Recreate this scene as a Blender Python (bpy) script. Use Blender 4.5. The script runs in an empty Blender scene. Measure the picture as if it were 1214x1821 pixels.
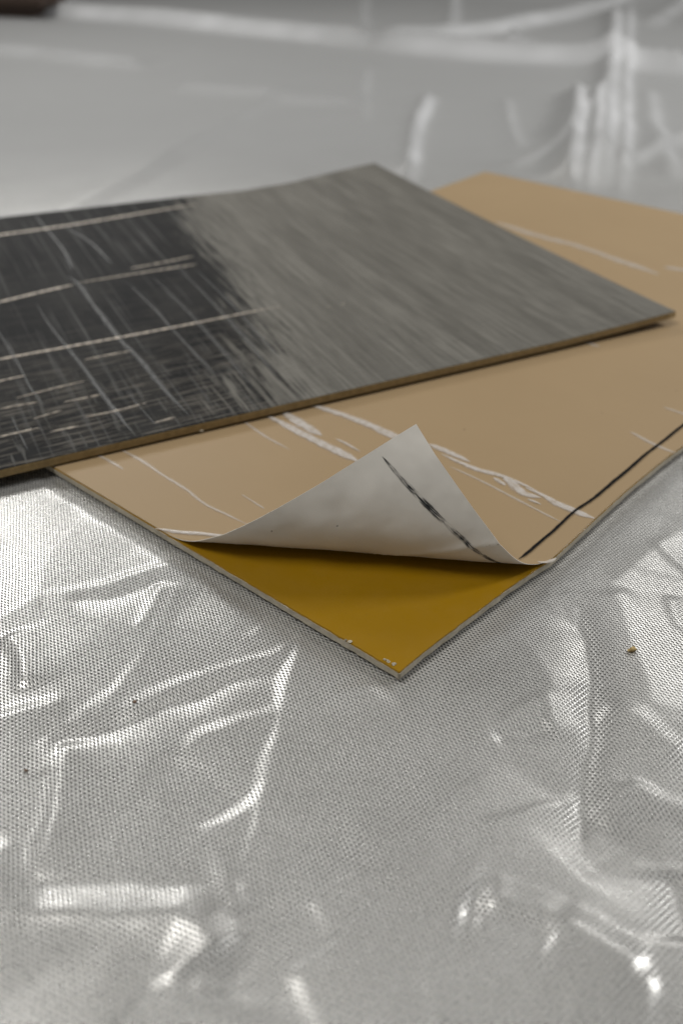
import bpy, bmesh, math, random
import numpy as np

# ------------------------------------------------------------------ camera, world, lamps, exposure
S = bpy.context.scene
col = S.collection
H, F, CX, CY = .14, 1690., 607., 910.5           # camera height (m), focal length and centre in photo pixels
PIT = math.radians(34.5)
cd = bpy.data.cameras.new("camera"); cam = bpy.data.objects.new("camera", cd); col.objects.link(cam)
cam.location = (0, 0, H); cam.rotation_euler = (math.pi/2 - PIT, 0, 0)
cd.sensor_fit = 'VERTICAL'; cd.sensor_height = 36; cd.lens = 36*F/1821
cd.clip_start = .005; cd.clip_end = 50
cd.dof.use_dof = True; cd.dof.focus_distance = .209; cd.dof.aperture_fstop = 12.5; cd.dof.aperture_blades = 0
S.camera = cam

w = bpy.data.worlds.new("World"); S.world = w; w.use_nodes = True
bg = w.node_tree.nodes["Background"]; bg.inputs[0].default_value = (1, 1, .985, 1); bg.inputs[1].default_value = .17

def area_lamp(name, loc, target, sx, sy, power, color):
    d = bpy.data.lights.new(name, 'AREA'); d.shape = 'RECTANGLE'; d.size = sx; d.size_y = sy
    d.energy = power; d.color = color
    o = bpy.data.objects.new(name, d); col.objects.link(o); o.location = loc
    from mathutils import Vector
    o.rotation_euler = (Vector(target)-Vector(loc)).to_track_quat('-Z', 'Y').to_euler()
    return o
area_lamp("overhead_lamp", (-.46, .10, .95), (0, .2, 0), .36, .36, 5.9, (1, .985, .96))
area_lamp("back_left_lamp", (-.55, .98, .62), (0, .2, 0), .20, .16, 2.0, (1, .995, .985))
area_lamp("added_back_lamp", (-.30, 1.20, .56), (0, .2, 0), .22, .14, 1.5, (1, .995, .985))  # added lamp, brightens the folds that face the back
area_lamp("back_right_lamp", (.48, .95, .66), (0, .2, 0), .20, .16, .7, (1, .995, .985))
area_lamp("added_far_lamp", (.82, .50, .60), (.10, 1.0, 0), .24, .24, 7.5, (1, 1, 1))  # added lamp without a known source, brightens the far cloth at right

S.render.engine = 'CYCLES'
S.view_settings.view_transform = 'Standard'; S.view_settings.look = 'None'
S.view_settings.exposure = -.12; S.view_settings.gamma = 1
S.cycles.use_denoising = True; S.cycles.use_adaptive_sampling = False
S.cycles.max_bounces = 8

# ------------------------------------------------------------------ helpers
_f = np.array([0, math.cos(PIT), -math.sin(PIT)]); _u = np.array([0, math.sin(PIT), math.cos(PIT)])
def W(x, y, z=0.):
    """point of the level plane z that the photograph shows at pixel x, y"""
    d = _f*F + np.array([1., 0, 0])*(x-CX) - _u*(y-CY)
    return np.array([0, 0, H]) + d*((z-H)/d[2])

def mesh_object(name, verts, faces, mats, parent=None, uv=None, midx=None, smooth=True, origin=None):
    me = bpy.data.meshes.new(name)
    v = np.asarray(verts, float)
    if origin is not None: v = v - np.asarray(origin)
    me.from_pydata(v.tolist(), [], [tuple(f) for f in faces])
    if not isinstance(mats, (list, tuple)): mats = [mats]
    for m in mats: me.materials.append(m)
    if midx is not None: me.polygons.foreach_set("material_index", list(midx))
    me.polygons.foreach_set("use_smooth", [smooth]*len(me.polygons))
    if uv is not None:
        lay = me.uv_layers.new(name="UVMap")
        li = np.empty(len(me.loops), int); me.loops.foreach_get("vertex_index", li)
        lay.data.foreach_set("uv", np.asarray(uv, float)[li].ravel())
    me.update()
    o = bpy.data.objects.new(name, me); col.objects.link(o)
    if parent is not None: o.parent = parent
    return o

def tag(o, label=None, cat=None, group=None, kind=None):
    if label: o["label"] = label
    if cat: o["category"] = cat
    if group: o["group"] = group
    if kind: o["kind"] = kind
    return o

def empty(name, loc):
    o = bpy.data.objects.new(name, None); col.objects.link(o); o.location = loc
    o.empty_display_size = .01
    return o

def mat(name):
    m = bpy.data.materials.new(name); m.use_nodes = True
    nt = m.node_tree; return m, nt, nt.nodes["Principled BSDF"]

class G:
    """small node-graph writer"""
    def __init__(s, nt): s.nt = nt
    def n(s, t, **k):
        x = s.nt.nodes.new(t)
        for a, b in k.items(): setattr(x, a, b)
        return x
    def put(s, sock, v):
        if isinstance(v, bpy.types.NodeSocket): s.nt.links.new(v, sock)
        else: sock.default_value = v
    def m(s, op, a, b=0., c=0., clamp=False):
        x = s.n('ShaderNodeMath', operation=op, use_clamp=clamp)
        s.put(x.inputs[0], a); s.put(x.inputs[1], b); s.put(x.inputs[2], c); return x.outputs[0]
    def uv(s): return s.n('ShaderNodeUVMap', uv_map="UVMap").outputs[0]
    def sep(s, v):
        x = s.n('ShaderNodeSeparateXYZ'); s.put(x.inputs[0], v); return x.outputs
    def comb(s, a, b, c=0.):
        x = s.n('ShaderNodeCombineXYZ'); s.put(x.inputs[0], a); s.put(x.inputs[1], b); s.put(x.inputs[2], c); return x.outputs[0]
    def noise(s, v, scale, detail=3., rough=.55, dist=0.):
        x = s.n('ShaderNodeTexNoise'); s.put(x.inputs['Vector'], v); x.inputs['Scale'].default_value = scale
        x.inputs['Detail'].default_value = detail; x.inputs['Roughness'].default_value = rough; x.inputs['Distortion'].default_value = dist
        return x.outputs[0]
    def step(s, v, lo, hi, a=0., b=1.):
        x = s.n('ShaderNodeMapRange', interpolation_type='SMOOTHSTEP')
        s.put(x.inputs[0], v); s.put(x.inputs[1], lo); s.put(x.inputs[2], hi); s.put(x.inputs[3], a); s.put(x.inputs[4], b); return x.outputs[0]
    def mix(s, f, a, b):
        x = s.n('ShaderNodeMix', data_type='RGBA'); s.put(x.inputs[0], f)
        s.put(x.inputs[6], a if isinstance(a, bpy.types.NodeSocket) else (*a, 1)); s.put(x.inputs[7], b if isinstance(b, bpy.types.NodeSocket) else (*b, 1)); return x.outputs[2]
    def bump(s, h, dist, strength=1.):
        x = s.n('ShaderNodeBump'); s.put(x.inputs['Height'], h); x.inputs['Distance'].default_value = dist
        x.inputs['Strength'].default_value = strength; return x.outputs[0]
    def obj(s): return s.n('ShaderNodeTexCoord').outputs['Object']

# ------------------------------------------------------------------ materials
def make_cloth_mat():
    m, nt, p = mat("woven_silver_cloth"); g = G(nt)
    uv = g.uv()                                             # metres along the cloth
    wob = g.n('ShaderNodeTexNoise'); g.put(wob.inputs['Vector'], uv); wob.inputs['Scale'].default_value = 22; wob.inputs['Detail'].default_value = 2
    off = g.n('ShaderNodeVectorMath', operation='MULTIPLY_ADD')
    g.put(off.inputs[0], wob.outputs['Color']); off.inputs[1].default_value = (.0030, .0030, 0); g.put(off.inputs[2], uv)
    x, y, _ = g.sep(off.outputs[0])
    a = math.radians(41); ca, sa = math.cos(a), math.sin(a)
    Y = g.m('ADD', g.m('MULTIPLY', x, ca), g.m('MULTIPLY', y, sa))
    X = g.m('SUBTRACT', g.m('MULTIPLY', x, sa), g.m('MULTIPLY', y, ca))
    cx = g.m('COSINE', g.m('MULTIPLY', X, 2*math.pi/.00180))
    cy = g.m('COSINE', g.m('MULTIPLY', Y, 2*math.pi/.00082))
    h = g.m('MULTIPLY_ADD', g.m('MULTIPLY', cx, cy), .5, .5)
    h = g.m('ADD', h, g.m('MULTIPLY', g.m('SUBTRACT', .33, h), g.step(y, .34, .60)))   # too fine to tell apart further back
    dirt = g.noise(uv, 30, 5, .6)
    shade = g.step(h, .16, .60)
    fine = g.noise(uv, 900, 2, .5)
    c1 = g.mix(g.step(dirt, .3, .75), (.70, .69, .66), (.61, .60, .57))
    c = g.mix(shade, (.055, .054, .05), c1)
    c = g.mix(g.step(y, .34, .62, 0., .8), c, (.29, .29, .285))
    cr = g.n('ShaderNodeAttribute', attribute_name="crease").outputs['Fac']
    c = g.mix(g.m('MULTIPLY', cr, .33, clamp=True), c, (.85, .85, .86))  # lighter base colour stands in for highlights on the far creases
    g.put(p.inputs['Base Color'], c)
    g.put(p.inputs['Metallic'], g.step(y, .34, .62, .58, .20))
    g.put(p.inputs['Roughness'], g.m('ADD', g.step(fine, .2, .8, .24, .33), g.step(y, .34, .62, 0., .42)))
    p.inputs['Specular IOR Level'].default_value = .5
    g.put(p.inputs['Normal'], g.bump(g.step(h, .0, .62), .00009, 1.))
    return m

def make_paper_tan():
    m, nt, p = mat("tan_release_paper"); g = G(nt); uv = g.uv()
    n1 = g.noise(uv, 18, 4, .6); n2 = g.noise(uv, 2500, 2, .6)
    c = g.mix(n1, (.340, .243, .136), (.290, .206, .113))
    c = g.mix(g.step(n2, .35, .75, 0, .25), c, (.27, .185, .10))
    sp = g.noise(uv, 420, 1, .4)
    c = g.mix(g.step(sp, .80, .83, 0, .6), c, (.10, .06, .03))
    g.put(p.inputs['Base Color'], c); p.inputs['Roughness'].default_value = .5
    p.inputs['Specular IOR Level'].default_value = .2
    g.put(p.inputs['Normal'], g.bump(g.noise(uv, 60, 3, .5), .0004, .3))
    return m

def make_paper_white():
    m, nt, p = mat("white_paper_back"); g = G(nt); uv = g.uv()
    n1 = g.noise(uv, 40, 4, .6)
    c = g.mix(g.step(n1, .3, .7), (.78, .74, .67), (.70, .66, .59))
    sp = g.noise(uv, 300, 1, .4)
    c = g.mix(g.step(sp, .79, .81, 0, .8), c, (.06, .05, .045))
    g.put(p.inputs['Base Color'], c); p.inputs['Roughness'].default_value = .45
    g.put(p.inputs['Normal'], g.bump(g.noise(uv, 45, 3, .5), .0006, .35))
    return m

def make_adhesive():
    m, nt, p = mat("mustard_adhesive"); g = G(nt); uv = g.uv()
    n1 = g.noise(uv, 25, 4, .6); n2 = g.noise(uv, 700, 2, .6)
    c = g.mix(n1, (.295, .160, .002), (.25, .130, .0015))
    c = g.mix(g.step(n2, .6, .8, 0, .2), c, (.17, .10, .012))
    g.put(p.inputs['Base Color'], c); g.put(p.inputs['Roughness'], g.step(g.noise(uv, 120, 5, .65), .35, .65, .34, .52))
    p.inputs['Specular IOR Level'].default_value = .28
    g.put(p.inputs['Normal'], g.bump(n2, .00006, .5))
    return m

def make_core(name, c1, c2):
    m, nt, p = mat(name); g = G(nt); o = g.obj()
    n1 = g.noise(o, 500, 5, .7); z = g.sep(o)[2]
    c = g.mix(g.step(n1, .3, .7), c1, c2)
    lay = g.noise(g.comb(0., 0., g.m('MULTIPLY', z, 1.)), 2500, 2, .5)
    c = g.mix(g.step(lay, .45, .65, 0, .35), c, tuple(x*.55 for x in c1))
    g.put(p.inputs['Base Color'], c); p.inputs['Roughness'].default_value = .75
    g.put(p.inputs['Normal'], g.bump(n1, .0003, .7))
    return m

def make_blister():
    m, nt, p = mat("lifted_paper_streak"); g = G(nt); uv = g.uv()
    u, v, _ = g.sep(uv)                                     # u metres along, v 0..1 across
    e = g.m('ABSOLUTE', g.m('SUBTRACT', v, .5))
    n = g.noise(g.comb(g.m('MULTIPLY', u, 260.), g.m('MULTIPLY', v, 2.2)), 1., 4, .6)
    al = g.step(g.m('ADD', e, g.m('MULTIPLY', g.m('SUBTRACT', n, .5), .5)), .18, .48, .72, 0.)
    nn = g.noise(g.comb(g.m('MULTIPLY', u, 500.), g.m('MULTIPLY', v, 3.)), 1., 3, .6)
    c = g.mix(g.step(nn, .35, .7), (.66, .62, .58), (.50, .44, .37))
    g.put(p.inputs['Base Color'], c); p.inputs['Roughness'].default_value = .22
    g.put(p.inputs['Alpha'], al)
    return m

def make_faint_blister():
    m, nt, p = mat("faint_paper_streak"); g = G(nt); uv = g.uv()
    u, v, _ = g.sep(uv); e = g.m('ABSOLUTE', g.m('SUBTRACT', v, .5))
    n = g.noise(g.comb(g.m('MULTIPLY', u, 200.), g.m('MULTIPLY', v, 2.)), 1., 4, .6)
    al = g.step(g.m('ADD', e, g.m('MULTIPLY', g.m('SUBTRACT', n, .5), .7)), .15, .5, .55, 0.)
    p.inputs['Base Color'].default_value = (.56, .50, .43, 1); p.inputs['Roughness'].default_value = .35
    g.put(p.inputs['Alpha'], al)
    return m

def make_ink(name, dens, colr):
    m, nt, p = mat(name); g = G(nt); uv = g.uv()
    u, v, _ = g.sep(uv); e = g.m('ABSOLUTE', g.m('SUBTRACT', v, .5))
    st = g.noise(g.comb(g.m('MULTIPLY', u, 350.), g.m('MULTIPLY', v, 9.)), 1., 5, .65)
    br = g.noise(g.comb(g.m('MULTIPLY', u, 120.), 0.), 1., 3, .6)
    k = g.m('ADD', g.m('ADD', g.m('MULTIPLY', g.m('SUBTRACT', st, .5), 1.1), g.m('MULTIPLY', g.m('SUBTRACT', br, .5), .9)), dens)
    al = g.m('MULTIPLY', g.step(k, -.12, .16), g.step(g.m('ADD', e, g.m('MULTIPLY', g.m('SUBTRACT', st, .5), .7)), .22, .44, 1., 0.))
    p.inputs['Base Color'].default_value = (*colr, 1); p.inputs['Roughness'].default_value = .7; p.inputs['Specular IOR Level'].default_value = .1
    g.put(p.inputs['Alpha'], al)
    return m

def make_film():
    """top film: grey wood-grain print, a dark reflection painted black on the left; uv = metres from the right corner"""
    m, nt, p = mat("wood_grain_film"); g = G(nt); uv = g.uv()
    u, v, _ = g.sep(uv)
    def sn(su, sv, det=3., rough=.6, dist=0.):
        return g.noise(g.comb(g.m('MULTIPLY', u, su), g.m('MULTIPLY', v, sv)), 1., det, rough, dist)
    grain = sn(780., 26., 5, .68, .15); broad = sn(75., 7., 3, .5); hair = sn(2000., 60., 3, .6)
    wood = g.mix(g.step(grain, .3, .7), (.200, .190, .165), (.098, .092, .079))
    wood = g.mix(g.step(broad, .35, .65, 0, .5), wood, (.088, .082, .070))
    wood = g.mix(g.step(hair, .50, .75, 0, .6), wood, (.070, .066, .058))
    # the painted reflection darkens in slits along the grain, ever more towards the left
    ub = g.m('MULTIPLY_ADD', v, -.10, .128)
    left = g.m('SUBTRACT', g.m('ADD', u, g.m('MULTIPLY', g.m('SUBTRACT', sn(30., 16., 2, .5), .5), .02)), ub)
    slit = sn(850., 34., 4, .66, .1)
    soft = g.step(v, 0., .09, 1.0, .42)                    # the front fades over a wider strip than the back
    lim = g.step(g.m('DIVIDE', left, soft), -.042, .085, .80, .26)
    dark_refl = g.step(g.m('SUBTRACT', slit, lim), -.07, .08)
    thin = sn(640., 9., 4, .6, .15)                        # thin grey lines that stay on the black
    line = g.m('MULTIPLY', g.step(thin, .55, .66), g.step(left, .02, .12, .75, .40))
    cross = sn(55., 1000., 4, .66); cross2 = sn(70., 330., 3, .6)
    cmask = g.m('MULTIPLY', g.step(cross, .50, .60), g.step(v, .02, .085, 1., .12))
    cmask2 = g.m('MULTIPLY', g.step(cross2, .60, .68), g.step(v, .03, .15, .6, .2))
    cell = g.m('MULTIPLY', g.step(sn(620., 46., 3, .6), .57, .65), g.step(v, .015, .085, .8, .1))
    cloud = g.step(sn(45., 30., 4, .6), .35, .75)
    black = g.mix(cloud, (.007, .007, .007), (.020, .0195, .018))
    black = g.mix(g.m('MULTIPLY', cmask, .8), black, (.115, .104, .088))
    black = g.mix(g.m('MULTIPLY', cmask2, .5), black, (.080, .070, .060))
    black = g.mix(g.m('MULTIPLY', cell, .8), black, (.10, .098, .09))
    black = g.mix(line, black, (.095, .094, .090))
    g.put(p.inputs['Base Color'], g.mix(dark_refl, wood, black))
    g.put(p.inputs['Roughness'], g.step(dark_refl, 0., 1., .60, .56))
    g.put(p.inputs['Specular IOR Level'], g.step(dark_refl, 0., 1., .13, .07))
    hh = g.m('ADD', g.m('MULTIPLY', hair, .5), g.m('ADD', g.m('MULTIPLY', cmask, .6), g.m('ADD', g.m('MULTIPLY', cell, .5), g.m('MULTIPLY', grain, .5))))
    g.put(p.inputs['Normal'], g.bump(hh, .00018, .8))
    return m

def make_glint():
    m, nt, p = mat("painted_glint_ridge"); g = G(nt); uv = g.uv(); u, v, _ = g.sep(uv)  # reflections along the raised lines, painted as a pale base colour
    n = g.noise(g.comb(g.m('MULTIPLY', u, 330.), 0.), 1., 3, .6)
    n2 = g.m('ADD', g.m('MULTIPLY', g.m('SINE', g.m('MULTIPLY', u, 1900.)), .2), g.step(g.noise(g.comb(g.m('MULTIPLY', u, 420.), 0.), 1., 3, .7), .3, .7))
    c = g.mix(n2, (.66, .58, .47), (.22, .19, .16))
    g.put(p.inputs['Base Color'], c); p.inputs['Metallic'].default_value = .25; p.inputs['Roughness'].default_value = .38
    g.put(p.inputs['Alpha'], g.step(n, .30, .42))
    return m

def make_scuff():
    m, nt, p = mat("grey_scuff"); g = G(nt); uv = g.uv(); u, v, _ = g.sep(uv)
    e = g.m('ABSOLUTE', g.m('SUBTRACT', v, .5))
    n = g.noise(g.comb(g.m('MULTIPLY', u, 220.), g.m('MULTIPLY', v, 5.)), 1., 5, .65)
    al = g.step(g.m('ADD', e, g.m('MULTIPLY', g.m('SUBTRACT', n, .5), .9)), .0, .46, .75, 0.)
    c = g.mix(n, (.15, .15, .145), (.09, .09, .088))
    g.put(p.inputs['Base Color'], c); p.inputs['Roughness'].default_value = .6
    g.put(p.inputs['Alpha'], al)
    return m

def make_plain(name, c, rough, nscale=300., var=.3):
    m, nt, p = mat(name); g = G(nt); n = g.noise(g.obj(), nscale, 4, .6)
    g.put(p.inputs['Base Color'], g.mix(n, tuple(x*(1+var) for x in c), tuple(x*(1-var) for x in c)))
    p.inputs['Roughness'].default_value = rough
    g.put(p.inputs['Normal'], g.bump(n, .0004, .6))
    return m

M_cloth = make_cloth_mat(); M_tan = make_paper_tan(); M_white = make_paper_white(); M_adh = make_adhesive()
M_core = make_core("pale_foam_core", (.50, .45, .35), (.38, .34, .26))
M_core2 = make_core("ochre_foam_core", (.27, .185, .075), (.19, .125, .045))
M_blis = make_blister(); M_faint = make_faint_blister(); M_film = make_film(); M_glint = make_glint(); M_scuff = make_scuff()
M_ink = make_ink("black_marker_ink", .30, (.004, .004, .0045)); M_ink2 = make_ink("bled_marker_ink", .02, (.03, .032, .036))
M_tuft = make_plain("torn_foam", (.44, .40, .31), .8, 1500)
M_crumb = make_plain("ochre_crumb", (.50, .36, .15), .8, 1500)
M_crumb2 = make_plain("brown_crumb", (.17, .105, .065), .8, 1500)
M_wood = make_plain("dark_brown_wood", (.040, .022, .013), .6, 40)

# ------------------------------------------------------------------ mat frames (world coordinates)
T = .0022                                                   # thickness of a mat
C0 = W(710, 1195, T)[:2]
eL = W(285, 943, T)[:2]-C0; eL /= np.linalg.norm(eL)        # along the left-front edge
eR = np.array([eL[1], -eL[0]]); eR = eR if eR[0] > 0 else -eR
LA, LB = .2015, .3275
BOW = np.array([(0, 0), (.0082, 0), (.0229, -.0008), (.0382, -.0017), (.0477, -.0027), (.0540, -.0035), (.0640, -.0034), (.0759, -.0030), (.093, -.0027), (.1136, -.0031), (.1246, -.0038), (.20, -.0045), (.3275, -.003)])
def ab(px, py):
    d = W(px, py, T)[:2]-C0
    return np.array([d@eL, d@eR])
def bowed(a, b):
    return a + np.interp(b, BOW[:, 0], BOW[:, 1])*np.clip(1-a/.06, 0, 1)
def plan(a, b):
    a = bowed(a, b)
    return C0 + np.multiply.outer(a, eL) + np.multiply.outer(b, eR)

# dark mat frame
R0 = W(1200, 560, .006)[:2]
fd = W(0, 830, .006)[:2]-R0; fd /= np.linalg.norm(fd)
vd = np.array([fd[1], -fd[0]]); vd = vd if vd[1] > 0 else -vd
DU, DV = .3275, .2015
def dz(u, v):
    zb = np.interp(u, [0, .015, .037, .055, .085, .113, .15, .2, .33], [.0138, .0130, .0112, .0097, .0090, .0098, .0105, .0115, .0095])
    zf = np.interp(u, [0, .02, .05, .10, .19, .23, .33], [.0074, .0066, .0058, .0056, .0053, .0050, .0042])
    return zf + (zb-zf)*np.clip(v/.2, 0, 1.1)**1.4
def dplan(u, v):
    uu = u + .015*(v/.2)*np.clip(1-u/.1, 0, 1)
    return R0 + np.multiply.outer(uu, fd) + np.multiply.outer(v, vd)

# ------------------------------------------------------------------ the cloth: floor and raised back, one sheet
def axis(segs):
    out = [segs[0][0]]
    for a, b, s in segs:
        n = max(1, int(round((b-a)/s))); out += list(np.linspace(a, b, n+1)[1:])
    return np.array(out)
def polydist(X, Y, pts):
    """signed distance to a polyline and the parameter along it (0..1)"""
    pts = np.asarray(pts, float); seg = np.diff(pts, axis=0); ln = np.hypot(seg[:, 0], seg[:, 1]); tot = ln.sum(); acc = 0
    best = np.full(X.shape, 1e9); sgn = np.ones(X.shape); par = np.zeros(X.shape)
    for i in range(len(seg)):
        dx, dy = X-pts[i, 0], Y-pts[i, 1]; s = seg[i]; L2 = max(ln[i]**2, 1e-12)
        traw = (dx*s[0]+dy*s[1])/L2; t = np.clip(traw, 0, 1)
        d = np.hypot(dx-t*s[0], dy-t*s[1]); k = d < best
        best = np.where(k, d, best); sgn = np.where(k, np.sign(s[0]*dy-s[1]*dx), sgn)
        par = np.where(k, (acc+t*ln[i])/tot, par); acc += ln[i]
    return best*sgn, par
def vnoise(X, Y, scale, seed):
    r = np.random.default_rng(seed); tab = r.random((256, 256))
    x, y = X*scale+37.3, Y*scale+11.7; xi, yi = np.floor(x).astype(int), np.floor(y).astype(int); fx, fy = x-xi, y-yi
    fx = fx*fx*fx*(fx*(fx*6-15)+10); fy = fy*fy*fy*(fy*(fy*6-15)+10)
    g_ = lambda i, j: tab[i % 256, j % 256]
    return (g_(xi, yi)*(1-fx)+g_(xi+1, yi)*fx)*(1-fy)+(g_(xi, yi+1)*(1-fx)+g_(xi+1, yi+1)*fx)*fy-.5

# folds read off the photograph: pixel polyline, height mm, soft radius mm, left and right reach mm (side-dependent flanks)
RIDGES = [   # pixel polyline, lit side of it, width of the lit flank mm, its slope, reach of the other flank mm
 ([(-60,1490),(0,1515),(40,1590),(200,1604),(330,1598),(385,1625),(425,1690),(440,1760)], 1, 5.2, .32, 12),
 ([(108,1305),(100,1400),(68,1510),(44,1590)], -1, 2.4, .32, 8),
 ([(-60,1290),(0,1268),(60,1250),(120,1238)], 1, 3.0, .30, 6),
 ([(190,1270),(260,1240),(330,1208),(420,1180),(490,1158),(525,1118)], 1, 2.6, .27, 4),
 ([(285,1350),(350,1305),(420,1278),(500,1258),(600,1225),(705,1196)], 1, 2.7, .27, 7),
 ([(535,1085),(510,1180),(494,1260),(472,1350),(448,1440),(430,1520),(412,1610)], -1, 2.6, .34, 10),
 ([(345,1460),(385,1560),(405,1640)], -1, 2.8, .24, 8),
 ([(495,1728),(540,1705),(610,1650),(655,1570)], 1, 3.0, .24, 8),
 ([(330,1770),(345,1700),(350,1640)], 1, 2.6, .24, 8),
 ([(-40,1110),(5,1088),(60,1060),(180,1040),(270,1010),(335,990)], 1, 1.9, .22, 5),
 ([(2,1130),(22,1165),(35,1230)], -1, 3.0, .36, 4),
 ([(282,1035),(264,1080),(236,1120)], -1, 2.0, .26, 4),
 ([(430,1140),(470,1105),(515,1085),(550,1072)], 1, 1.6, .20, 4),
 ([(640,1500),(700,1570),(720,1640)], -1, 3.0, .10, 12),
 ([(95,1300),(105,1335),(112,1370)], 1, 1.8, .35, 3),
 ([(870,1290),(905,1255),(950,1235),(985,1225)], 1, 1.8, .22, 3.5),
 ([(955,1225),(968,1270),(990,1315)], -1, 1.8, .24, 3.5),
 ([(840,1470),(900,1445),(960,1420),(1040,1406)], 1, 1.9, .22, 5),
 ([(1050,1460),(1090,1405),(1130,1388),(1170,1410),(1240,1440)], 1, 2.4, .26, 8),
 ([(850,1562),(920,1588),(990,1612),(1050,1640),(1100,1672),(1170,1710)], 1, 4.2, .30, 12),
 ([(1000,1830),(1005,1760),(1040,1720),(1100,1715),(1180,1740)], 1, 3.0, .22, 8),
 ([(740,1725),(760,1770),(772,1830)], -1, 2.6, .18, 8),
 ([(950,1066),(1010,1050),(1060,1058),(1120,1046)], 1, 1.7, .18, 4),
 ([(1010,1075),(1030,1110),(1050,1180)], -1, 1.6, .20, 4),
 ([(1180,1055),(1200,1110),(1245,1150)], -1, 2.0, .22, 5),
 ([(1150,960),(1190,1000),(1240,1030)], -1, 2.0, .2, 5),
 ([(880,1120),(940,1160),(985,1240)], -1, 2.2, .12, 6),
 ([(1080,1240),(1140,1270),(1230,1335)], 1, 3.0, .14, 7),
 ([(540,1600),(600,1570),(650,1545)], 1, 2.5, .2, 8),
]
FAR = [      # behind the mats: pixel polyline, lit side, width of the lit flank mm, slope, other reach mm
 ([(733,335),(741,265),(750,215),(775,165)], -1, 4.5, .8, 8),
 ([(1022,350),(1028,260),(1034,165)], -1, 5.5, .9, 8),
 ([(1052,350),(1060,260),(1066,165)], -1, 3.5, .8, 6),
 ([(1078,355),(1084,250),(1092,120),(1098,20)], -1, 5.5, .9, 8),
 ([(1112,365),(1114,250),(1118,120),(1122,10)], -1, 4., .8, 9),
 ([(895,312),(960,287),(1000,272),(1050,222),(1095,180)], -1, 4.5, .4, 12),
 ([(932,270),(915,230),(905,170)], -1, 4., .35, 9),
 ([(1105,315),(1160,287),(1240,235)], -1, 5., .4, 12),
 ([(1215,330),(1170,240),(1160,160)], -1, 5., .5, 12),
 ([(655,215),(650,170),(658,120)], -1, 5., .3, 20),
 ([(80,410),(250,322),(400,232),(530,148)], -1, 7., .22, 30),
 ([(-120,88),(60,104),(150,116),(260,128)], -1, 9., .40, 30),
 ([(290,158),(500,177),(650,190)], -1, 8., .28, 25),
 ([(-60,20),(120,32),(300,50),(420,64),(520,74),(610,86),(690,97)], -1, 9., .75, 20),
 ([(640,92),(760,103),(880,112),(1000,123),(1110,132),(1260,142)], -1, 9., .8, 20),
 ([(655,96),(720,82),(800,70),(900,62),(1000,38),(1100,14),(1180,-10)], -1, 8., .7, 20),
 ([(890,66),(920,80),(960,96),(1000,112)], -1, 7., .6, 15),
 ([(806,70),(812,30),(808,-20)], -1, 7., .6, 15),
 ([(655,70),(650,30),(655,-20)], -1, 7., .4, 15),
 ([(1160,60),(1190,30),(1250,5)], -1, 7., .5, 20),
]
FOLDS = [    # pixel polyline, height mm, soft radius mm, left and right reach mm
 ([(20,1318),(180,1293),(300,1247),(420,1205),(510,1192)], -1.0, .5, 6, 6),
 ([(280,1345),(340,1375),(400,1405),(440,1440)], -.8, .7, 7, 7),
 ([(410,1600),(470,1560),(560,1490),(640,1470)], -.8, .9, 10, 8),
 ([(385,1680),(420,1740),(400,1800)], -1.0, .8, 6, 6),
 ([(120,1080),(210,1060),(300,1030)], -.6, .5, 5, 5),
 ([(1035,1060),(1050,1130),(1048,1240),(1041,1330),(1033,1420),(1018,1530)], -1.5, .4, 3.6, 7),
 ([(880,1318),(930,1305),(980,1285)], -.8, .4, 3, 3),
 ([(820,1590),(880,1615),(940,1660),(990,1690)], -1.5, 1.0, 7, 7),
 ([(1030,1560),(1090,1500),(1160,1460),(1230,1440)], -1.0, .9, 8, 8),
 ([(1190,1540),(1210,1620),(1230,1680)], -1.3, .8, 6, 8),
 ([(560,1330),(650,1420),(760,1470),(860,1560)], -.45, 1.5, 14, 14),
 ([(0,1640),(120,1660),(260,1680),(340,1700)], -.9, 2., 12, 12),
]
WA, WB = W(-40, 40)[:2], W(1250, 128)[:2]
WALL = .34                                                  # the cloth climbs steeply this far beyond its cross fold
wd = (WB-WA)/np.linalg.norm(WB-WA); wn = np.array([-wd[1], wd[0]])
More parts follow.
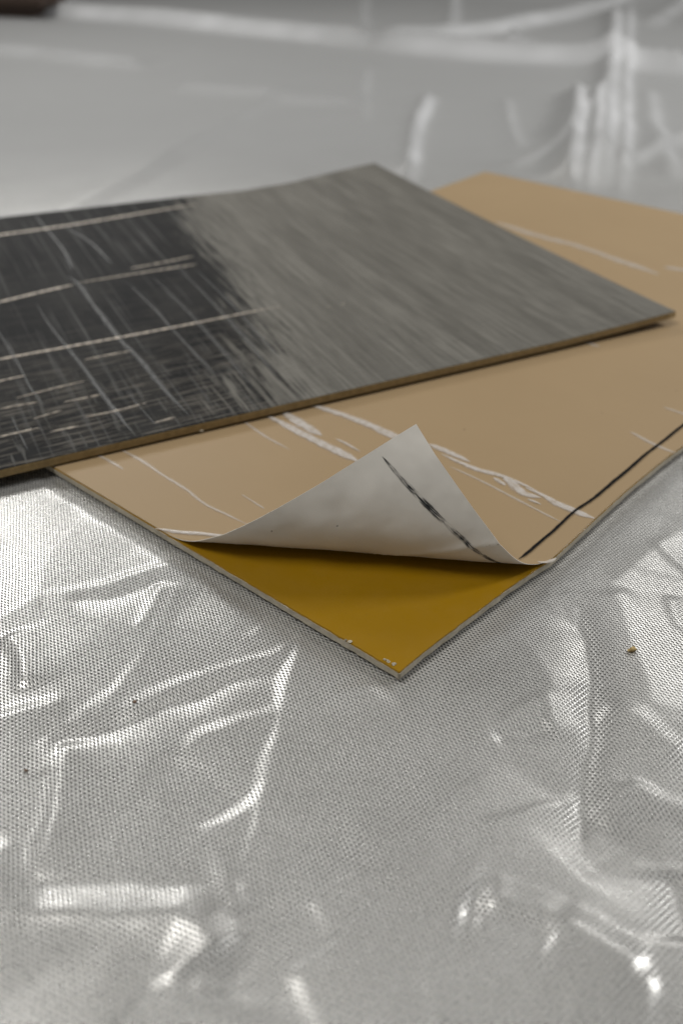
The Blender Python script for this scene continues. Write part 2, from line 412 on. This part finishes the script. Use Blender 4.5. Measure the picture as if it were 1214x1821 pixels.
def build_cloth():
    xs = axis([(-1.3, -.5, .04), (-.5, -.16, .004), (-.16, -.10, .0025), (-.10, .11, .0009), (.11, .17, .002), (.17, .42, .004), (.42, 1.2, .04)])
    ys = axis([(-.5, .03, .04), (.03, .06, .003), (.06, .235, .0009), (.235, .30, .002), (.30, 1.20, .004), (1.20, 1.45, .010), (1.45, 2.4, .03)])
    X, Y = np.meshgrid(xs, ys)
    Z = np.zeros_like(X)
    for pts, A, r, wl, wr in FOLDS:
        P = [W(px, py)[:2] for px, py in pts]
        # pull the polyline off dead straight
        d, par = polydist(X, Y, P)
        d = d + vnoise(X, Y, 120, 3)*.0022 + vnoise(X, Y, 40, 5)*.003
        r_ = r*1e-3; q = np.sqrt(d*d+r_*r_)-r_
        wid = np.where(d > 0, wl, wr)*(.62e-3 if P[0][1] < .3 else 1e-3)
        endw = np.clip(par/.16, 0, 1)*np.clip((1-par)/.16, 0, 1); endw = endw*endw*(3-2*endw)
        Z += A*.8e-3*np.exp(-q/wid)*endw*(1+.5*vnoise(X, Y, 70, 9))
    def ridge(P, side, band, slope, reach, ew, wob=1., r_=.0004):
        d, par = polydist(X, Y, P)
        d = (d + wob*vnoise(X, Y, 150, 3)*.0010 + vnoise(X, Y, 45, 5)*.0014)*side + band*.5
        endw = np.clip(par/ew, 0, 1)*np.clip((1-par)/ew, 0, 1); endw = endw*endw*(3-2*endw)
        bw = band*(.93+.6*wob*vnoise(X, Y, 60, 8)); A = slope*bw
        sp = lambda t: .5*(t+np.sqrt(t*t+r_*r_))             # rounded ramp
        lit = np.clip(A-slope*(sp(d)-sp(d-bw)), 0, None)
        dark = A*np.exp(np.minimum(d, 0)/reach)
        return np.where(d > 0, np.minimum(lit, dark), dark)*endw*(1+.5*wob*vnoise(X, Y, 80, 9))
    ZR = np.zeros_like(X)
    for pts, side, band, slope, reach in RIDGES:
        sl = ((.25 if pts[0][1] > 1400 else .17)*math.sqrt(slope/.27)) if side > 0 else slope*.85
        ZR = np.maximum(ZR, ridge([W(px, py)[:2] for px, py in pts], side, band*1.1e-3, sl, reach*.85e-3, .13))
    for pts, side, band, slope, reach in FAR:
        Z += ridge([W(px, py)[:2] for px, py in pts], side, band*1.7e-3, slope*1.5, reach*1.2e-3, .1, 0., .003)
    Z += ZR
    CR = np.zeros_like(X)                                   # highlights painted into the base colour along the far creases
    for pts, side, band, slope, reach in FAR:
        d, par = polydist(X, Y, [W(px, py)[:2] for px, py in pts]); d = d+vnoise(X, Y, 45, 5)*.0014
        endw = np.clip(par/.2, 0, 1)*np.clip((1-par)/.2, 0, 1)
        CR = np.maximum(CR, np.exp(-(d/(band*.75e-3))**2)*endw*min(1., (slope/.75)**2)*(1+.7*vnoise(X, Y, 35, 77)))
    # crumple: short random creases over the near cloth
    rg = np.random.default_rng(17)
    for k in range(70):
        cx, cy = rg.uniform(-.14, .16), rg.uniform(.05, .32); an = rg.uniform(0, math.pi); L = rg.uniform(.008, .035)
        c, s = math.cos(an)*L, math.sin(an)*L; bx, by = rg.uniform(-.006, .006, 2)
        Z += ridge([(cx-c, cy-s), (cx+bx, cy+by), (cx+c, cy+s)], rg.choice([-1, 1]), rg.uniform(.0008, .0022), rg.uniform(.04, .17), rg.uniform(.002, .006), .4)
    def facets(cell, amp, seed, rot):
        # flat triangular facets between straight creases
        r = np.random.default_rng(seed); tab = r.uniform(-1, 1, (256, 256))
        c, s_ = math.cos(rot), math.sin(rot)
        x = X+vnoise(X, Y, 30, seed+1)*cell*.5; y = Y+vnoise(X, Y, 30, seed+2)*cell*.5
        x, y = (x*c-y*s_)/cell+40, (x*s_+y*c)/cell+40
        a_, b_ = x+y*.577, y*1.155; i, j = np.floor(a_).astype(int), np.floor(b_).astype(int); f, h_ = a_-i, b_-j
        t = lambda p, q: tab[p % 256, q % 256]
        return amp*np.where(f > h_, t(i, j)+(t(i+1, j)-t(i, j))*f+(t(i+1, j+1)-t(i+1, j))*h_, t(i, j)+(t(i+1, j+1)-t(i, j+1))*f+(t(i, j+1)-t(i, j))*h_)
    near = np.clip((.5-Y)/.15, 0, 1)
    Z += near*(facets(.036, .0011, 64, .5)+facets(.015, .00022, 71, 1.1)) + .0003*vnoise(X, Y, 22, 21)
    far = np.clip((Y-.35)/.3, 0, 1)
    Z += far*.006*vnoise(X, Y, 9, 25)
    # cloth flattened beneath the mats, sunk further to deepen the shadow at their edges
    d2 = np.stack([X-C0[0], Y-C0[1]], -1); a, b = d2@eL, d2@eR
    a = a - np.interp(b, BOW[:, 0], BOW[:, 1])
    in1 = np.minimum(np.minimum(a, LA-a), np.minimum(b, LB-b))
    d3 = np.stack([X-R0[0], Y-R0[1]], -1); u, v = d3@fd, d3@vd
    in2 = np.minimum(np.minimum(u, DU-u), np.minimum(v, DV-v))
    ins = np.maximum(in1, in2)
    k = np.clip((ins+.007)/.006, 0, 1); k = k*k*(3-2*k)
    Z = Z*(1-k) + k*np.minimum(Z*.25, 0) - k*.0007
    lim = np.where(ins > -.0015, -.0006, 1.); Z = np.minimum(Z, lim)
    # turn up along the back line
    q = (X-WA[0])*wn[0]+(Y-WA[1])*wn[1]; al = (X-WA[0])*wd[0]+(Y-WA[1])*wd[1]
    Rb, th = .12, math.radians(74)
    qq = np.maximum(q-WALL, 0); ang = np.minimum(qq/Rb, th); rest = np.maximum(qq-Rb*th, 0)
    fo = np.where(q > WALL, WALL+Rb*np.sin(ang)+rest*math.cos(th), q); upz = Rb*(1-np.cos(ang))+rest*math.sin(th)
    nx, nz = -np.sin(ang), np.cos(ang)
    PX = WA[0]+wd[0]*al+wn[0]*(fo+Z*nx); PY = WA[1]+wd[1]*al+wn[1]*(fo+Z*nx); PZ = upz+Z*nz
    ny_, nx_ = X.shape
    verts = np.stack([PX, PY, PZ], -1).reshape(-1, 3)
    idx = np.arange(ny_*nx_).reshape(ny_, nx_)
    faces = np.stack([idx[:-1, :-1], idx[:-1, 1:], idx[1:, 1:], idx[1:, :-1]], -1).reshape(-1, 4)
    uv = np.stack([X, Y], -1).reshape(-1, 2)
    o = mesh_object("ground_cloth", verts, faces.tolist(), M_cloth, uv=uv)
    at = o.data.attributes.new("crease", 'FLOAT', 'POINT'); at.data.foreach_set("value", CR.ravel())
    tag(o, "creased silver grey woven cloth under the mats, rising at the back", kind="structure")
    return xs, ys, PZ
XS, YS, ZC = build_cloth()
def cloth_z(x, y):
    i = np.clip(np.searchsorted(XS, x), 1, len(XS)-1); j = np.clip(np.searchsorted(YS, y), 1, len(YS)-1)
    return ZC[j-1:j+1, i-1:i+1].max()

# ------------------------------------------------------------------ slabs and ribbons
def slab(name, top, bot, uvs, ua, va, mats, parent, origin, side_rough=0., seed=0, midx3=(0, 0, 0)):
    """closed sheet: top(u,v) and bot(u,v) give points; mats by (top, bottom, rim)"""
    U, V = np.meshgrid(ua, va); n = U.size; h_, w_ = U.shape
    t = top(U, V).reshape(-1, 3); b = bot(U, V).reshape(-1, 3)
    verts = np.concatenate([t, b]); idx = np.arange(n).reshape(h_, w_)
    f = np.stack([idx[:-1, :-1], idx[:-1, 1:], idx[1:, 1:], idx[1:, :-1]], -1).reshape(-1, 4)
    # orientation
    a_, b_, c_ = t[f[-1][0]], t[f[-1][1]], t[f[-1][2]]
    if np.cross(b_-a_, c_-a_)[2] < 0: f = f[:, ::-1]; flip = True
    else: flip = False
    faces = f.tolist()+(f[:, ::-1]+n).tolist(); mi = [midx3[0]]*len(f)+[midx3[1]]*len(f)
    ring = list(idx[0, :])+list(idx[1:, -1])+list(idx[-1, -2::-1])+list(idx[-2:0:-1, 0])
    m_ = len(ring); base = len(verts)
    rt = t[ring]; rb = b[ring]
    verts = np.concatenate([verts, rt, rb])
    for i in range(m_):
        j = (i+1) % m_
        q = [base+i, base+m_+i, base+m_+j, base+j]
        faces.append(q[::-1] if flip else q); mi.append(midx3[2])
    uu = np.stack([U, V], -1).reshape(-1, 2); uu = np.concatenate([uu, uu, uu[ring], uu[ring]])
    return mesh_object(name, verts, faces, mats, parent, uv=uu, midx=mi, origin=origin)

def resample(pts, step):
    pts = np.asarray(pts, float)
    if len(pts) > 2:                                        # Catmull-Rom
        out = []; P = np.vstack([2*pts[0]-pts[1], pts, 2*pts[-1]-pts[-2]])
        for i in range(1, len(P)-2):
            for t in np.linspace(0, 1, 12, endpoint=False):
                a, b, c, d = P[i-1:i+3]
                out.append(.5*((2*b)+(c-a)*t+(2*a-5*b+4*c-d)*t*t+(3*b-a-3*c+d)*t**3))
        out.append(pts[-1]); pts = np.array(out)
    L = np.r_[0, np.cumsum(np.linalg.norm(np.diff(pts[:, :2], axis=0), axis=1))]
    s = np.linspace(0, L[-1], max(4, int(L[-1]/step)))
    return np.stack([np.interp(s, L, pts[:, k]) for k in range(pts.shape[1])], -1), s

def ribbon(name, pts, surf, material, parent, origin, dome, lift, step=.0012, across=5, taper=.12):
    """pts rows: p, q, half width in surface coordinates; surf(p,q,h) gives a point h above the surface"""
    P, s = resample(pts, step); d = np.gradient(P[:, :2], axis=0); d /= np.linalg.norm(d, axis=1)[:, None]+1e-12
    nrm = np.stack([-d[:, 1], d[:, 0]], -1); kk = np.linspace(-1, 1, across)
    par = s/s[-1]; tp = np.clip(np.minimum(par, 1-par)/taper, .12, 1)**.6 if taper else np.ones_like(par)
    A = P[:, None, 0]+nrm[:, None, 0]*kk*(P[:, 2]*tp)[:, None]; B = P[:, None, 1]+nrm[:, None, 1]*kk*(P[:, 2]*tp)[:, None]
    hgt = lift+dome*(1-kk**2)[None, :]*tp[:, None]
    V = surf(A, B, hgt).reshape(-1, 3); n, m = A.shape; idx = np.arange(n*m).reshape(n, m)
    f = np.stack([idx[:-1, :-1], idx[1:, :-1], idx[1:, 1:], idx[:-1, 1:]], -1).reshape(-1, 4)
    uv = np.stack([np.repeat(s+P[0, 0]*3.1, m), np.tile((kk+1)/2, n)], -1)
    return mesh_object(name, V, f.tolist(), material, parent, uv=uv, origin=origin)

# ------------------------------------------------------------------ tan mat with its peeled corner
C3 = np.array([C0[0], C0[1], T])
FP = np.array([*(C0+eL*.0735), T]); FQ = np.array([*plan(np.array(0.), np.array(.0540)), T])
fe = (FQ-FP); FL = np.linalg.norm(fe); fe /= FL; fn = np.array([fe[1], -fe[0], 0]); fn = fn if (C3-FP)@fn > 0 else -fn
TH, L1, L2, TW = 2.34, .0090, .0200, 1.05
def sheet(a, b, h=0.):
    """release paper: flat on the mat, curling up and back past the fold line"""
    sh = np.broadcast(a, b).shape; a = np.broadcast_to(a, sh); b = np.broadcast_to(b, sh)
    X = plan(a, b); X = np.concatenate([X, np.full(sh+(1,), T)], -1)
    u = (X-FP)@fe; s = np.maximum((X-FP)@fn, 0)
    k = np.linspace(0, 1, 33); lam = np.maximum(L1+(L2-L1)*u/FL, 5e-4)
    th = TH+TW*(u/FL-.6)
    Sg = s[..., None]*k; ang = th[..., None]*(1-np.exp(-Sg/lam[..., None]))
    dS = s/32.
    nn = (np.cos(ang)[..., :-1]+np.cos(ang)[..., 1:]).sum(-1)*.5*dS; zz = (np.sin(ang)[..., :-1]+np.sin(ang)[..., 1:]).sum(-1)*.5*dS
    ae = ang[..., -1]
    wav = np.clip(s/.012, 0, 1)*(.0009*vnoise(a, b, 60, 41)+.0005*vnoise(a, b, 150, 42)+.0001*vnoise(a, b, 500, 43))
    # one pressed crease across the flap
    dcr = (b-.0275)+(a-.02)*.30+.0006*vnoise(a, b, 200, 44)
    wav = wav - .0006*np.exp(-np.abs(dcr)/.0009)*np.clip(s/.006, 0, 1)*np.clip((.034-a)/.012, 0, 1)
    hh = h+wav
    flat = X-np.multiply.outer(s, fn)*0
    base = FP+np.multiply.outer(u, fe)+np.multiply.outer(np.where(s > 0, nn, (X-FP)@fn), fn); base[..., 2] = T+zz
    nor = -np.multiply.outer(np.sin(ae), fn); nor[..., 2] = np.cos(ae)
    return base+nor*np.asarray(hh)[..., None]

tan = empty("release_paper_mat", (C0[0], C0[1], 0))
tag(tan, "tan paper covered mat with its front corner peeled back showing mustard adhesive", "mat")
O1 = (C0[0], C0[1], 0)
av = axis([(0, .078, .0008), (.078, LA, .006)]); bv = axis([(0, .06, .0008), (.06, .13, .003), (.13, LB, .008)])
def rough_plan(a, b, amt, seed):
    P = plan(a, b)
    ed = np.exp(-a/.0012); P = P+np.multiply.outer(ed*amt*vnoise(a, b, 500, seed), eL)
    ed = np.exp(-b/.0012); P = P+np.multiply.outer(ed*amt*(vnoise(a, b, 450, seed+1)+.6*vnoise(a, b, 1300, seed+2)), eR)
    return P
def lev(P, z): return np.concatenate([P, np.full(P.shape[:-1]+(1,), z)], -1)
slab("core", lambda a, b: lev(rough_plan(a, b, .00018, 51), .00165), lambda a, b: lev(rough_plan(a, b, .00022, 61), .00005), None, av, bv, [M_core], tan, O1)
slab("adhesive_layer", lambda a, b: lev(rough_plan(a+.00012, b+.00025, .00018, 71), .00200), lambda a, b: lev(rough_plan(a+.00005, b+.0001, .00018, 71), .00166), None, av, bv, [M_adh], tan, O1)
paper = slab("release_paper", lambda a, b: sheet(a+.0002, b+.0003, 0.), lambda a, b: sheet(a+.0002, b+.0003, -.00011), None, av, bv, [M_tan, M_white], tan, O1, midx3=(0, 1, 1))

psurf = lambda a, b, h: sheet(a, b, h)
def pxr(pts, sc=1.):
    out = []
    for x, y, wpx in pts:
        a, b = ab(x, y); p2 = W(x, y, T); depth = (p2-np.array([0, 0, H]))@_f
        a0 = a - np.interp(b, BOW[:, 0], BOW[:, 1])*np.clip(1-a/.06, 0, 1)
        out.append((a0, b, wpx*depth/F*.5*sc))
    return out
BL = [
 [(543,719,8),(575,727,13),(620,742,16),(660,758,19),(700,776,20),(730,787,20)],
 [(465,736,6),(500,752,14),(545,776,18),(590,798,20),(640,823,18)],
 [(497,728,8),(520,744,20),(545,760,22),(572,775,10)],
 [(762,790,12),(800,806,14),(835,822,8)],
 [(785,808,6),(815,822,9),(850,836,13),(885,845,11),(920,858,8),(955,874,6)],
 [(895,846,14),(912,862,20),(930,878,18),(962,886,7)],
 [(878,850,10),(898,864,9)],
 [(938,888,7),(962,898,6)],
 [(934,868,7),(962,880,9),(985,893,16),(1012,906,18),(1040,917,15),(1056,922,11)],
 [(955,1001,5),(968,1004,12),(988,993,6)],
 [(276,940,5),(320,947,11),(360,950,11),(430,957,4)],
 [(598,781,4),(620,792,6),(640,804,3)],
]
for k, pts in enumerate(BL):
    ribbon("lifted_streak", pxr(pts, 1.3), psurf, M_blis, paper, O1, .00022, .00006, step=.0008)
FAINT = [
 [(205,795,4),(250,818,6),(290,845,5),(330,870,6),(365,897,5),(400,914,6),(440,933,4)],
 [(155,800,4),(195,820,6),(220,835,4)],
 [(1120,768,6),(1160,790,9),(1200,806,6)],
 [(430,880,3),(470,905,4)],
 [(880,395,14),(950,418,16),(1020,436,15),(1090,460,16),(1170,488,18)],
 [(1180,475,14),(1240,485,12)],
 [(420,740,4),(470,775,5),(515,800,3)],
 [(800,830,4),(860,858,5),(950,905,5),(1000,930,4)],
 [(1035,607,8),(1065,617,8)],
 [(1180,725,6),(1240,745,6)],
]
for pts in FAINT:
    ribbon("lifted_streak", pxr(pts, 1.5), psurf, M_faint, paper, O1, .00010, .00005, step=.001)
ribbon("marker_line", pxr([(922,997,10),(952,973,10),(985,945,10),(1020,912,9),(1060,884,10),(1110,842,11),(1160,800,9),(1214,758,9),(1290,700,8)], .8), psurf, M_ink, paper, O1, 0., .00032, step=.0008, taper=.03)
# the same stroke where it bled through to the back of the flap
aM = np.mean([p[0] for p in pxr([(930,990,1),(985,945,1)])])
ribbon("bled_marker_line", [(aM+.0052, .0025, .0004), (aM+.0036, .013, .0009), (aM+.0022, .022, .0010), (aM+.0010, .030, .0009), (aM, .039, .0008), (aM-.0004, .0495, .0006)], lambda a, b, h: sheet(a, b, -.00011-.00006-h), M_ink2, paper, O1, 0., 0., step=.0006, taper=.03)

def nugget(name, loc, size, material, seed, parent=None, origin=None, sub=2, flat=.6):
    bm = bmesh.new(); bmesh.ops.create_icosphere(bm, subdivisions=sub, radius=1.)
    r = np.random.default_rng(seed); ax = r.normal(size=(7, 3)); ph = r.uniform(.35, .9, 7)
    V = []
    for v in bm.verts:
        c = np.array(v.co); 
        for a_, p_ in zip(ax, ph):                          # chip flat facets off a ball
            a_ = a_/np.linalg.norm(a_); t = c@a_
            if t > p_: c = c-a_*(t-p_)
        c = c*(1+.14*r.normal()); V.append(c*np.array([size, size*.7, size*flat])+np.asarray(loc))
    fs = [[v.index for v in f.verts] for f in bm.faces]; bm.free()
    o = mesh_object(name, V, fs, material, parent, smooth=False, origin=origin if origin is not None else loc)
    if origin is None: o.location = loc
    return o
for k, (x, y, s) in enumerate([(622,1141,.0006),(614,1138,.0004),(690,1176,.0006),(699,1181,.0007),(684,1173,.0004)]):
    nugget("frayed_tuft", W(x, y, .0021), s, M_tuft, 80+k, tan, O1)

# ------------------------------------------------------------------ dark mat on top
drk = empty("wood_grain_mat", (R0[0], R0[1], .0025))
tag(drk, "dark grey wood grain mat, black on its left, lying across the tan mat", "mat")
O2 = (R0[0], R0[1], .0025)
uv_ = axis([(0, .30, .004), (.30, DU, .006)]); vv_ = axis([(0, .012, .002), (.012, DV, .006)])
def dsurf(u, v, h, edge=0.):
    P = dplan(np.asarray(u, float), np.asarray(v, float))
    return np.concatenate([P, (dz(u, v)+h)[..., None]], -1)
slab("core", lambda u, v: dsurf(u, v, -.00022), lambda u, v: dsurf(u, v-.0002, -T), None, uv_, vv_, [M_core2], drk, O2)
film = slab("film", lambda u, v: dsurf(u+.0001, v+.0002, 0.), lambda u, v: dsurf(u+.0001, v+.0002, -.00021), None, uv_, vv_, [M_film], drk, O2)
def duv(pts, sc=1.):
    out = []
    for x, y, wpx in pts:
        u = v = .1; z = .007
        for _ in range(12):
            d = W(x, y, z)[:2]-R0; u, v = d@fd, d@vd; z = float(dz(u, v))
        depth = (W(x, y, z)-np.array([0, 0, H]))@_f
        out.append((u, v, wpx*depth/F*.5*sc))
    return out
GL = [
 [(-60,428,9),(0,418,10),(120,401,9),(240,381,9),(350,363,6)],
 [(-60,552,10),(0,537,10),(70,520,10),(132,506,8)],
 [(140,503,4),(240,487,5),(350,470,6)],
 [(230,478,4),(300,465,5),(345,455,4)],
 [(-60,655,9),(0,639,9),(120,617,9),(240,595,9),(360,572,8),(440,556,7),(497,545,5)],
 [(-40,690,7),(0,678,7),(45,668,5)],
 [(150,640,3),(200,630,5),(235,624,3)],
 [(30,708,3),(100,690,4),(150,678,3)],
 [(115,715,4),(155,707,5),(180,702,3)],
 [(150,742,4),(200,732,5),(260,717,4)],
 [(0,728,4),(30,722,4),(70,715,3)],
 [(-20,782,5),(25,771,6),(70,761,5)],
 [(90,768,4),(140,758,6)],
 [(275,752,4),(300,745,6),(312,742,4)],
 [(60,745,3),(110,730,4)],
]
for pts in GL:
    ribbon("glint_ridge", duv(pts, .75), dsurf, M_glint, film, O2, .00022, .00003, step=.001)
SC = [
 [(118,490,10),(140,505,22),(165,540,18),(188,570,24),(215,605,20),(250,640,22),(290,690,18),(335,737,14)],
 [(65,540,5),(90,580,8),(118,615,12),(150,655,16),(175,690,20),(205,730,20),(235,768,16)],
 [(10,600,5),(30,640,8),(55,690,8),(80,722,6)],
 [(220,690,3),(250,725,5),(280,758,5)],
 [(225,500,5),(270,545,8),(330,610,8),(390,672,6)],
 [(270,490,5),(330,550,7),(400,630,7),(450,690,5)],
 [(310,470,5),(380,540,7),(450,620,7),(500,678,5)],
 [(350,480,5),(420,550,8),(500,640,8)],
 [(60,380,10),(110,440,16),(130,480,14)],
 [(110,400,10),(160,430,16),(200,470,10)],
 [(20,740,4),(40,780,6),(50,800,4)],
 [(-20,560,5),(10,610,6),(30,650,4)],
]
for pts in SC:
    ribbon("scuff_mark", duv(pts, .75), dsurf, M_scuff, film, O2, 0., .00002+.0, step=.001)
for k, (x, y, s) in enumerate([(584,547,.0007),(609,542,.0008)]):
    u, v, _ = duv([(x, y, 1)])[0]
    nugget("pale_fleck", dsurf(np.array(u), np.array(v), np.array(.0003)), s*.7, M_tuft, 95+k, film, O2, sub=1, flat=.5)
u, v, _ = duv([(356, 752, 1)])[0]
nugget("frayed_tuft", dsurf(np.array(u), np.array(0.), np.array(-.0022)), .0008, M_tuft, 99, drk, O2)

# ------------------------------------------------------------------ crumbs and the dark block behind
def crumb(x, y, size, m, seed, label):
    p = W(x, y, 0.); p[2] = cloth_z(p[0], p[1])+size*.38
    tag(nugget("crumb", p, size, m, seed), label, "crumb", "crumbs on the cloth")
crumb(1120, 1161, .0012, M_crumb, 7, "ochre crumb on the cloth to the right of the peeled corner")
crumb(47, 1371, .0006, M_crumb2, 8, "dark brown crumb near the left edge of the photo on the cloth")
crumb(240, 1250, .00045, M_crumb2, 9, "tiny brown crumb on the fold left of the mustard corner")

def dark_block():
    loc = W(22, 36); ex, ey, ez = .085, .05, .07
    o = empty("wooden_box", (loc[0]-.006, loc[1]+.008, 0))
    o.rotation_euler = (0, 0, math.radians(-14))
    tag(o, "dark brown box in the far left corner, cut off by the frame", "box")
    def bevel_box(name, x0, x1, y0, y1, z0, z1, bev):
        bm = bmesh.new(); bmesh.ops.create_cube(bm, size=1.)
        for v in bm.verts:
            v.co = ((x0+x1)/2+v.co.x*(x1-x0), (y0+y1)/2+v.co.y*(y1-y0), (z0+z1)/2+v.co.z*(z1-z0))
        bmesh.ops.bevel(bm, geom=bm.edges[:], offset=bev, segments=2, affect='EDGES', profile=.5)
        me = bpy.data.meshes.new(name); bm.to_mesh(me); bm.free(); me.materials.append(M_wood)
        b = bpy.data.objects.new(name, me); col.objects.link(b); b.parent = o
    bevel_box("body", -ex, .03, 0, ey, 0.002, ez, .003)
    bevel_box("base_rail", -ex, .045, -.006, ey, .012, .022, .002)
    bevel_box("lid", -ex-.004, .036, -.005, ey+.004, ez+.001, ez+.012, .003)
dark_block()
